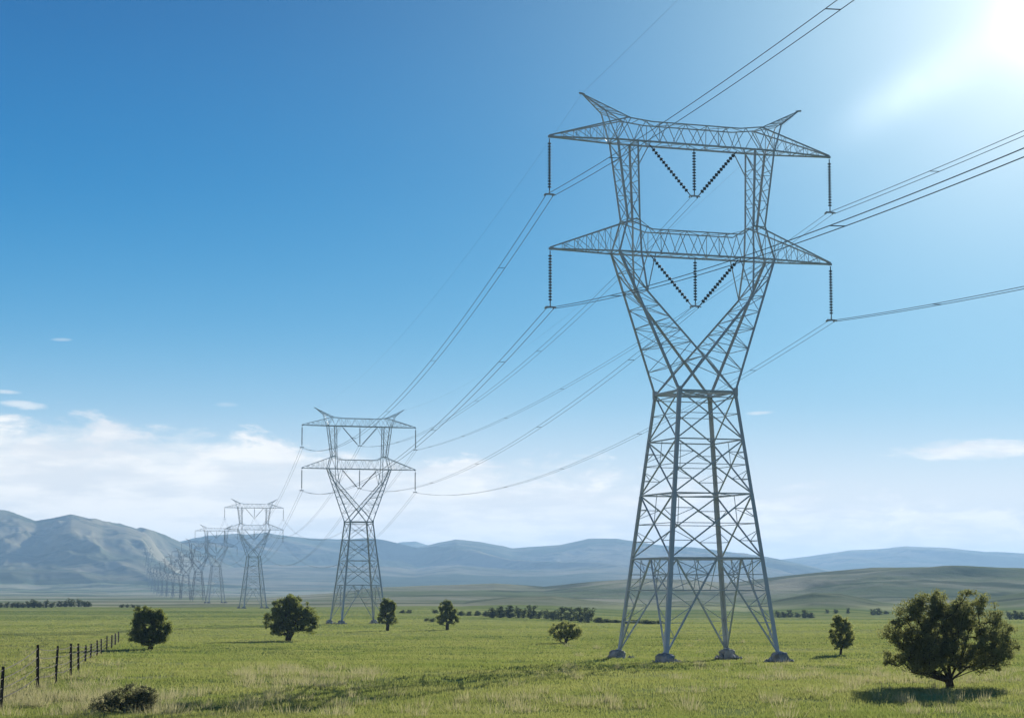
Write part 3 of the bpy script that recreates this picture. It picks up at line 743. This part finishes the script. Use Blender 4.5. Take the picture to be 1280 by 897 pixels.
# ------------------------------------------------------------------ trees
def at(px, py):
    """ground point seen at a pixel of the photograph: gives a real place on the terrain"""
    yc = (448.5 - py) / FOC; xc = (px - 640) / FOC
    dr = np.array([xc, math.cos(PITCH) - yc * math.sin(PITCH), math.sin(PITCH) + yc * math.cos(PITCH)])
    t = np.geomspace(30, 9000, 4000); P = dr[None, :] * t[:, None]; h = zg(P[:, 0], P[:, 1])
    k = np.argmax(EYE + P[:, 2] < h)
    return Vector((P[k, 0], P[k, 1], h[k])), t[k]
def leaf_mesh(name, centres, radii, nper, size, seed, flat=.8):
    rs = np.random.RandomState(seed); n = int(nper) * len(centres)
    ci = np.repeat(np.arange(len(centres)), int(nper)); d = rs.normal(size=(n, 3)); d /= np.linalg.norm(d, axis=1)[:, None]
    rr = rs.uniform(0, 1, n) ** .45
    p = np.asarray(centres)[ci] + d * (rr * np.asarray(radii)[ci])[:, None] * np.array([1, 1, flat])
    a = rs.normal(size=(n, 3)); a /= np.linalg.norm(a, axis=1)[:, None]; b = np.cross(a, rs.normal(size=(n, 3))); b /= np.linalg.norm(b, axis=1)[:, None]
    s = (size * rs.uniform(.55, 1.3, n))[:, None]
    v = np.stack([p - a * s * .5, p + b * s * .28, p + a * s * .5, p - b * s * .28], 1).reshape(-1, 3)
    v[:, 2] = np.maximum(v[:, 2], 0.03)
    return fast_mesh(name, v, np.arange(4 * n).reshape(-1, 4), False)
def grow(trunk_nodes, centres, seed, r_tip=.018, r_exp=2.3, limbs=()):
    """connect clump centres to a trunk; returns a MB"""
    rnd = random.Random(seed); nodes = [Vector(p) for p in trunk_nodes]; par = [-1] + list(range(len(nodes) - 1))
    base = Vector(trunk_nodes[0]); t_end = len(nodes) - 1
    for lm in limbs:
        k = t_end
        for q in lm: nodes.append(Vector(q)); par.append(k); k = len(nodes) - 1
    base = Vector(trunk_nodes[0]); order = sorted(range(len(centres)), key=lambda i: (Vector(centres[i]) - nodes[-1]).length)
    ends = []
    for i in order:
        c = Vector(centres[i]); best = None
        for k, p in enumerate(nodes):
            if k == 0: continue
            d = (c - p).length; up = max(0, p.z - c.z) * .9
            tot = d + up + .12 * (p - base).length
            if best is None or tot < best[0]: best = (tot, k)
        k = best[1]; p = nodes[k]; L = (c - p).length; m = max(1, int(L / max(.35, 0.12 * centres_scale(centres))))
        for q in range(1, m + 1):
            t = q / m; w = p.lerp(c, t) + Vector((rnd.gauss(0, 1), rnd.gauss(0, 1), rnd.gauss(0, 1))) * L * .05 * (1 if q < m else 0) + Vector((0, 0, -L * .10 * math.sin(math.pi * t)))
            nodes.append(w); par.append(k); k = len(nodes) - 1
        ends.append(k)
    cnt = [0.0] * len(nodes)
    for e in ends:
        k = e
        while k != -1: cnt[k] += 1; k = par[k]
    rad = [r_tip * max(c, 1) ** (1 / r_exp) for c in cnt]
    kids = {}
    for i, p in enumerate(par): kids.setdefault(p, []).append(i)
    mb = MB(); used = set()
    def chain(k):
        path = [k]
        while True:
            c = [q for q in kids.get(path[-1], []) if q not in used]
            if not c: break
            c.sort(key=lambda q: -cnt[q]); used.add(c[0]); path.append(c[0])
        return path
    st = [0]; used.add(0)
    for s in range(len(nodes)):
        if s in used and s != 0: continue
        used.add(s); path = chain(s); pts = [nodes[q] for q in path]; rr = [rad[q] for q in path]
        if par[s] != -1: pts = [nodes[par[s]]] + pts; rr = [rr[0]] + rr
        if len(pts) > 1: mb.tube(pts, rr, 6)
    return mb
def centres_scale(c):
    a = np.asarray(c); return float(np.ptp(a[:, 2]) + .5)
def make_tree(kind, lobes, H, W, trunk, nclump, clr, nper, leaf, seed, mat, r_tip=.018, hollow=.35, name='tree', limbs=(), r_exp=2.3):
    """lobes: (x,y,z,rx,ry,rz) in units of (W/2, W/2, H); trunk: list of (x,y,z) in metres"""
    rs = np.random.RandomState(seed); C = []; vol = np.array([l[3] * l[4] * l[5] for l in lobes]) ** .8; vol /= vol.sum()
    S = np.array([W / 2, W / 2, H]); tries = 0
    while len(C) < nclump and tries < 40000:
        tries += 1; l = lobes[rs.choice(len(lobes), p=vol)]; d = rs.normal(size=3); d /= np.linalg.norm(d); r = rs.uniform(hollow, 1) ** .6
        c = (np.array(l[:3]) + d * r * np.array(l[3:6])) * S
        if c[2] < .05 * H: continue
        C.append(c)
    C = np.array(C); rad = clr * rs.uniform(.6, 1.35, len(C))
    root = empty(kind, (0, 0, 0))
    part('trunk', grow(trunk, [tuple(c) for c in C], seed, r_tip, r_exp, limbs).mesh('trunk', True), M_bark, root)
    part('crown', leaf_mesh('crown', C, rad, nper, leaf, seed + 1), mat, root)
    return root
def place(o, px, py, rz=0, dz=-.08, s=None):
    p, t = at(px, py); o.location = (p.x, p.y, p.z + dz); o.rotation_euler = (0, 0, rz)
    if s is not None: o.scale = s
    return t
SCALE = lambda t: t / FOC          # metres per pixel at the ray parameter t

# the large spreading tree on the right
p, t = at(1187, 859); mpp = SCALE(t); H, W = 131 * mpp, 176 * mpp
lob = [(-.30, -.3, .27, .52, .45, .13), (.36, -.2, .29, .52, .45, .13), (-.40, 0, .60, .44, .5, .30), (.0, -.1, .66, .5, .55, .28), (.42, .1, .60, .42, .5, .28), (-.12, .2, .76, .35, .4, .18), (.20, 0, .78, .30, .35, .15),
       (-.45, .1, .78, .16, .2, .10), (-.80, -.1, .50, .22, .3, .13), (-.86, 0, .28, .16, .2, .08), (-.70, .05, .27, .20, .2, .08), (.78, 0, .46, .22, .3, .16), (.88, 0, .34, .12, .15, .09),
       (-.38, -.3, .40, .30, .3, .15), (.62, .2, .32, .22, .3, .09), (-.5, .2, .32, .25, .3, .12), (.0, .3, .5, .6, .3, .16), (-.62, -.1, .40, .24, .3, .14), (.60, -.2, .44, .3, .3, .14), (-.25, -.5, .36, .5, .3, .16), (.30, -.5, .38, .5, .3, .16), (-.2, .5, .30, .5, .3, .14), (.5, .45, .30, .4, .3, .12), (-.55, -.3, .24, .22, .3, .09), (.70, -.1, .26, .16, .3, .08)]
rl = random.Random(9)
for k in range(22):        # small leaders that break the outline
    a_ = math.pi * (k + rl.uniform(-.3, .3)) / 21
    lob.append((-math.cos(a_) * .86, rl.uniform(-.3, .3), .50 + .42 * math.sin(a_) + rl.uniform(-.04, .02), .07, .09, .06))
lim = [[(-.25, 0, .65), (-.9, .1, 1.0), (-1.7, .1, 1.5), (-2.5, .0, 1.9)], [(-.2, -.1, .9), (-.6, -.2, 1.7), (-1.1, -.2, 2.6), (-1.6, -.2, 3.4)], [(.02, .1, 1.0), (-.1, .2, 1.9), (.0, .2, 3.0), (-.1, .2, 4.2)],
       [(.2, 0, .9), (.6, .1, 1.7), (1.0, .1, 2.6), (1.3, .0, 3.6)], [(.3, 0, .7), (1.0, -.1, 1.25), (1.9, -.2, 1.8), (2.8, -.1, 2.3)], [(.25, .2, .6), (1.1, .3, .95), (2.2, .3, 1.35)], [(-.3, -.2, .55), (-1.3, -.3, .85), (-2.3, -.2, 1.1)]]
big = make_tree('spreading_tree', lob, H, W, [(0, 0, -.3), (.02, 0, .2), (.0, 0, .4)], 1000, .33, 85, .12, 11, M_leaf_big, .0135, .05, limbs=lim, r_exp=2.35)
place(big, 1187, 859)
tag(big, 'large spreading dark green tree with forked black trunk at the right edge', 'tree')

p, t = at(187, 811); m_ = SCALE(t); 
t1 = make_tree('round_tree', [(0, 0, .55, .85, .8, .40), (-.2, 0, .72, .55, .6, .27), (.25, 0, .75, .45, .5, .22), (-.6, 0, .30, .35, .4, .15), (.55, 0, .38, .42, .4, .26), (0, 0, .30, .6, .6, .22)], 56 * m_, 58 * m_,
     [(0, 0, -.3), (.1, 0, .2), (.15, 0, .5)], 260, .42, 90, .22, 21, M_leaf_dark, .03); place(t1, 187, 811)
tag(t1, 'squat round dark green tree at the far end of the post and wire fence', 'tree')
p, t = at(365, 801); m_ = SCALE(t)
t2 = make_tree('round_tree', [(-.15, 0, .60, .62, .65, .38), (.05, -.2, .5, .6, .6, .34), (-.5, 0, .45, .45, .5, .24), (.1, 0, .78, .40, .45, .20), (.6, 0, .58, .36, .5, .22), (.55, 0, .34, .35, .4, .2), (-.3, 0, .26, .4, .5, .16)], 60 * m_, 76 * m_,
     [(-.6, 0, -.3), (-.55, 0, .3), (-.5, 0, .7)], 400, .48, 75, .24, 22, M_leaf_dark, .035); place(t2, 365, 801)
tag(t2, 'broad bushy dark tree with a paler right side, left of the second nearest pylon', 'tree')
p, t = at(484, 788); m_ = SCALE(t)
t3 = make_tree('slender_tree', [(.1, 0, .66, .72, .7, .32), (-.1, 0, .84, .5, .5, .15), (-.4, 0, .40, .5, .5, .20), (.4, 0, .36, .45, .5, .18)], 41 * m_, 30 * m_,
     [(0, 0, -.3), (.1, 0, 1.0), (.2, 0, 2.0)], 150, .42, 80, .26, 23, M_leaf_dark, .04); place(t3, 484, 788)
tag(t3, 'slender upright tree at the right foot of the second nearest pylon', 'tree')
p, t = at(559, 787); m_ = SCALE(t)
t4 = make_tree('slender_tree', [(0, 0, .62, .78, .75, .32), (-.05, 0, .84, .5, .5, .16), (-.45, 0, .36, .45, .5, .18), (.45, 0, .40, .5, .5, .20)], 37 * m_, 31 * m_,
     [(0, 0, -.3), (0, 0, .8), (.1, 0, 1.6)], 150, .45, 80, .26, 24, M_leaf_dark, .04); place(t4, 559, 787)
tag(t4, 'oval dark tree alone in the meadow, between the second nearest pylon and the grove', 'tree')
p, t = at(707, 804); m_ = SCALE(t)
b1 = make_tree('round_bush', [(0, 0, .55, .80, .8, .40), (-.35, 0, .42, .5, .5, .32), (.4, 0, .50, .45, .5, .32)], 31 * m_, 52 * m_,
     [(0, 0, -.3), (0, 0, .2), (.05, 0, .5)], 230, .32, 60, .15, 25, M_leaf_bush, .02, .15); place(b1, 707, 804)
tag(b1, 'low round light green bush left of the nearest pylon, in front of the grove', 'bush')
p, t = at(1052, 818); m_ = SCALE(t)
t5 = make_tree('small_tree', [(0, 0, .66, .80, .8, .30), (-.2, 0, .86, .5, .5, .13), (.5, 0, .42, .5, .5, .16), (-.5, 0, .40, .4, .4, .18), (.3, 0, .28, .5, .5, .14), (-.2, 0, .26, .5, .5, .12)], 51 * m_, 37 * m_,
     [(-.15, 0, -.3), (-.1, 0, .3), (-.05, 0, .6)], 340, .24, 60, .13, 26, M_leaf_bush, .011, .1); place(t5, 1052, 818)
tag(t5, 'small open-crowned tree between the nearest pylon and the large spreading tree', 'tree')
p, t = at(155, 892); m_ = SCALE(t)
b2 = make_tree('scrubby_bush', [(.25, 0, .55, .62, .8, .40), (-.35, 0, .38, .55, .7, .28), (.6, 0, .50, .3, .5, .34), (-.75, 0, .22, .25, .3, .16)], 41 * m_, 94 * m_,
     [(0, 0, -.3), (0, 0, .1), (.05, 0, .25)], 340, .15, 38, .075, 27, M_leaf_grey, .009, .05); place(b2, 155, 892)
tag(b2, 'scrubby grey-green bush in the bottom left corner of the meadow', 'bush')

# distant tree kinds, copied along the tree lines
V = []
for k in range(5):
    rs = random.Random(70 + k); lb = [(0, 0, .45, .75, .8, .40), (0, 0, .2, .8, .8, .18)] + [(rs.uniform(-.6, .6), rs.uniform(-.4, .4), rs.uniform(.25, .85), rs.uniform(.2, .45), .5, rs.uniform(.12, .2)) for _ in range(6)]
    V.append((lb, 50 + k))
def proto(k, mat):
    lb, sd = V[k]; return make_tree('distant_tree', lb, 7.0, [6.5, 5.0, 7.5, 4.2, 6.0][k], [(0, 0, -.4), (0, 0, .6), (0, 0, 1.4)], 130, .60, 30, .36, sd, mat, .05, .1)
protos = {}
def far_tree(px, py, wpx, hpx, k, lab, group, name='distant_tree', cat='tree', mat=None):
    mat = mat or M_leaf_far
    key = (k, mat.name)
    if key not in protos: o = proto(k, mat); protos[key] = o
    else: o = copy_tree(protos[key])
    o.name = name
    p, t = at(px, py); m = SCALE(t); W0 = [6.5, 5.0, 7.5, 4.2, 6.0][k]
    o.location = (p.x, p.y, p.z - .1); o.rotation_euler = (0, 0, (px * 7.3) % 6.28)
    wpx *= 1.3
    o.scale = (wpx * m / W0, wpx * m / W0, hpx * m / 7.0)
    tag(o, lab, cat, group); return o
rr = random.Random(5)
def row(items, lab_fmt, group, cat='tree', name='distant_tree', mat=None):
    for i, (px, py, w, h) in enumerate(items):
        far_tree(px, py, w, h, (i * 3 + int(px)) % 5, lab_fmt % (ORD[i + 1] if i + 1 < len(ORD) else 'last'), group, name, cat, mat)
row([(1, 759, 8, 7), (9, 759, 9, 8), (16, 759, 8, 8), (22, 759, 9, 8), (29, 759, 8, 7), (36, 759, 9, 9), (43, 759, 11, 12), (50, 759, 9, 8), (58, 759, 9, 11), (65, 759, 9, 8), (74, 758, 9, 8), (81, 758, 9, 8), (89, 758, 12, 12), (98, 758, 9, 11), (105, 758, 9, 9), (111, 758, 8, 8)],
    '%s tree from the left in the tree line at far left', 'trees of the far left tree line')
row([(152, 759, 7, 5), (159, 759, 6, 5), (166, 759, 7, 5), (173, 759, 6, 4)], '%s from the left of four tiny trees just behind the squat round tree', 'tiny trees behind the squat tree')
row([(616, 772, 14, 15), (625, 772, 13, 17), (637, 772, 14, 18), (648, 772, 12, 16), (655, 772, 13, 13), (664, 773, 14, 18), (674, 773, 13, 12), (684, 773, 14, 13), (692, 774, 14, 14), (702, 775, 17, 18), (714, 776, 18, 18), (726, 777, 18, 20), (736, 778, 16, 20)],
    '%s tree from the left in the grove left of the nearest pylon', 'trees of the grove left of the nearest pylon')
row([(748, 778, 14, 8), (758, 778, 16, 6), (770, 778, 18, 5), (783, 779, 18, 5), (797, 779, 18, 6), (811, 780, 20, 7), (824, 780, 16, 6)], '%s shrub from the left in the low hedge behind the nearest pylon', 'shrubs of the low hedge', 'shrub', 'hedge_shrub')
row([(503, 766, 7, 5), (511, 766, 8, 5), (544, 766, 9, 6), (533, 776, 7, 5), (540, 777, 9, 6), (576, 769, 10, 7), (586, 769, 10, 6), (597, 769, 9, 7), (607, 770, 9, 8)], '%s small shrub from the left scattered behind the two meadow trees', 'small shrubs in mid distance', 'shrub', 'distant_shrub')
row([(972, 771, 10, 9), (980, 771, 9, 8), (988, 771, 9, 10), (997, 771, 8, 7), (1007, 772, 12, 11), (1013, 772, 10, 8), (1034, 766, 6, 6), (1045, 766, 6, 6), (1060, 766, 6, 7), (1092, 768, 8, 8), (1099, 768, 9, 9), (1108, 767, 7, 5)],
    '%s tree from the left in the tree line right of the nearest pylon', 'trees right of the nearest pylon')
row([(1262, 774, 10, 12), (1270, 774, 9, 13), (1277, 774, 9, 11)], '%s tree from the left behind the spreading tree at the right edge', 'trees at the right edge')

# ------------------------------------------------------------------ fence
posts = [(1, 887, 54), (47, 861, 55), (69.5, 853, 46), (88.5, 846, 42), (98, 838, 34), (106.5, 827, 21), (113, 824, 20), (121.5, 820, 20), (126.5, 817, 19), (133.5, 812, 18), (139.5, 810, 17), (144, 806, 15), (148, 803, 14)]
p0, t0 = at(posts[1][0], posts[1][1]); fence = empty('wire_fence', p0)
tops = []
for i, (px, py, hp) in enumerate(posts):
    p, t = at(px, py); h = hp * SCALE(t); rnd = random.Random(i); le = Vector((rnd.uniform(-.08, .08), rnd.uniform(-.08, .08), 0)); mb = MB()
    r = .075 + .02 * rnd.random()
    b = p - p0; mb.tube([b + Vector((0, 0, -.4)), b + le * .3 + Vector((0, 0, h * .35)), b + le * .7 + Vector((0, 0, h * .7)), b + le + Vector((0, 0, h))], [r * 1.1, r, r * 1.05, r * .85], 7)
    part('post', mb.mesh('post'), M_wood, fence); tops.append((b, le, h))
pr = (tops[0][0] * 2 - tops[1][0], tops[0][1], tops[0][2]); seq = [pr] + tops
for f in (.28, .5, .72, .92):
    mb = MB(); pts = []
    for a, b in zip(seq, seq[1:]):
        A0 = a[0] + a[1] * f + Vector((0, 0, a[2] * f)); B0 = b[0] + b[1] * f + Vector((0, 0, b[2] * f))
        pts += [A0.lerp(B0, q / 4) - Vector((0, 0, .12 * 4 * (q / 4) * (1 - q / 4))) for q in range(4)]
    pts.append(B0); mb.tube(pts, .022, 4); part('fence_wire', mb.mesh('fence_wire'), M_wood, fence)
tag(fence, 'old post and wire fence running away along the left side of the meadow', 'fence')

# ------------------------------------------------------------------ grass
def grass():
    rs = np.random.RandomState(3)
    n = 1900000; u = rs.uniform(0, 1, n); D = 62 * (1120 / 62) ** u; a = rs.uniform(R(-19), R(19), n)
    X = D * np.sin(a); Y = D * np.cos(a)
    cl = fbm(X / 2.6, Y / 2.6, 3, 77); keep = rs.uniform(0, 1, n) < np.clip(.55 + cl * 1.1, .08, 1) * np.interp(D, [600, 1120], [1, .25])
    X, Y, D = X[keep], Y[keep], D[keep]; Z = zg(X, Y); n = len(X); cl = fbm(X / 9, Y / 9, 3, 78)
    h = (.13 + .09 * np.clip(cl, -.8, 1) + rs.uniform(0, .10, n)) * np.interp(D, [80, 330, 1100], [1, .85, .6]); w = .020 * (D / 90) ** 1.0 * np.interp(D, [200, 600, 1120], [1.0, .8, .5])
    th = rs.uniform(0, 6.28, n); ln = rs.normal(0, .32, (n, 2)) * h[:, None]
    ca, sa = np.cos(th) * w, np.sin(th) * w
    b0 = np.stack([X - ca, Y - sa, Z - .02], 1); b1 = np.stack([X + ca, Y + sa, Z - .02], 1)
    tp = np.stack([X + ln[:, 0], Y + ln[:, 1], Z + h], 1)
    v = np.stack([b0, b1, tp], 1).reshape(-1, 3)
    e = 1.5; gx = (zg(X + e, Y) - zg(X - e, Y)) / (2 * e); gy = (zg(X, Y + e) - zg(X, Y - e)) / (2 * e)
    gn = np.stack([-gx, -gy, np.ones(n)], 1); gn /= np.linalg.norm(gn, axis=1)[:, None]
    me = fast_mesh('grass', v, np.arange(3 * n).reshape(-1, 3), False)
    at_ = me.attributes.new('ground_normal', 'FLOAT_VECTOR', 'POINT'); at_.data.foreach_set('vector', np.repeat(gn * 2.2, 3, axis=0).astype(np.float32).ravel())
    o = obj('grass', me, M_grass)
    tag(o, 'long yellow-green meadow grass in the foreground', 'grass', kind='stuff')
grass()
def tussocks():
    """taller straw-coloured tussocks and seed heads, thicker near the fence and the bottom left"""
    rs = np.random.RandomState(8); V = []; px = []
    spots = []
    for (x0, x1, y0, y1, n) in ((0, 220, 862, 897, 90), (0, 150, 815, 880, 60), (300, 470, 835, 862, 70), (640, 1280, 840, 897, 60), (960, 1280, 830, 860, 60), (200, 640, 865, 897, 40), (700, 1000, 800, 850, 25)):
        for _ in range(n): spots.append((rs.uniform(x0, x1), rs.uniform(y0, y1)))
    for (a, b) in spots:
        p, t = at(a, b); m = rs.randint(30, 80); R_ = rs.uniform(.15, .45)
        q = rs.normal(size=(m, 2)) * R_; h = rs.uniform(.3, .75, m); ln = q * .5 + rs.normal(size=(m, 2)) * .08
        th = rs.uniform(0, 3.14, m); w = .014
        x, y = p.x + q[:, 0], p.y + q[:, 1]; z = np.full(m, p.z - .05)
        V.append(np.stack([np.stack([x - w * np.cos(th), y - w * np.sin(th), z], 1), np.stack([x + w * np.cos(th), y + w * np.sin(th), z], 1), np.stack([x + ln[:, 0], y + ln[:, 1], z + h], 1)], 1))
    v = np.concatenate(V).reshape(-1, 3)
    o = obj('grass_tussocks', fast_mesh('grass_tussocks', v, np.arange(len(v)).reshape(-1, 3), False), leafy('straw_grass', (0.30, 0.29, 0.13), (0.45, 0.41, 0.22), .8, .45, (.5, .46, .24)))
    tag(o, 'pale straw-coloured tussocks scattered through the meadow', 'grass', kind='stuff')
tussocks()
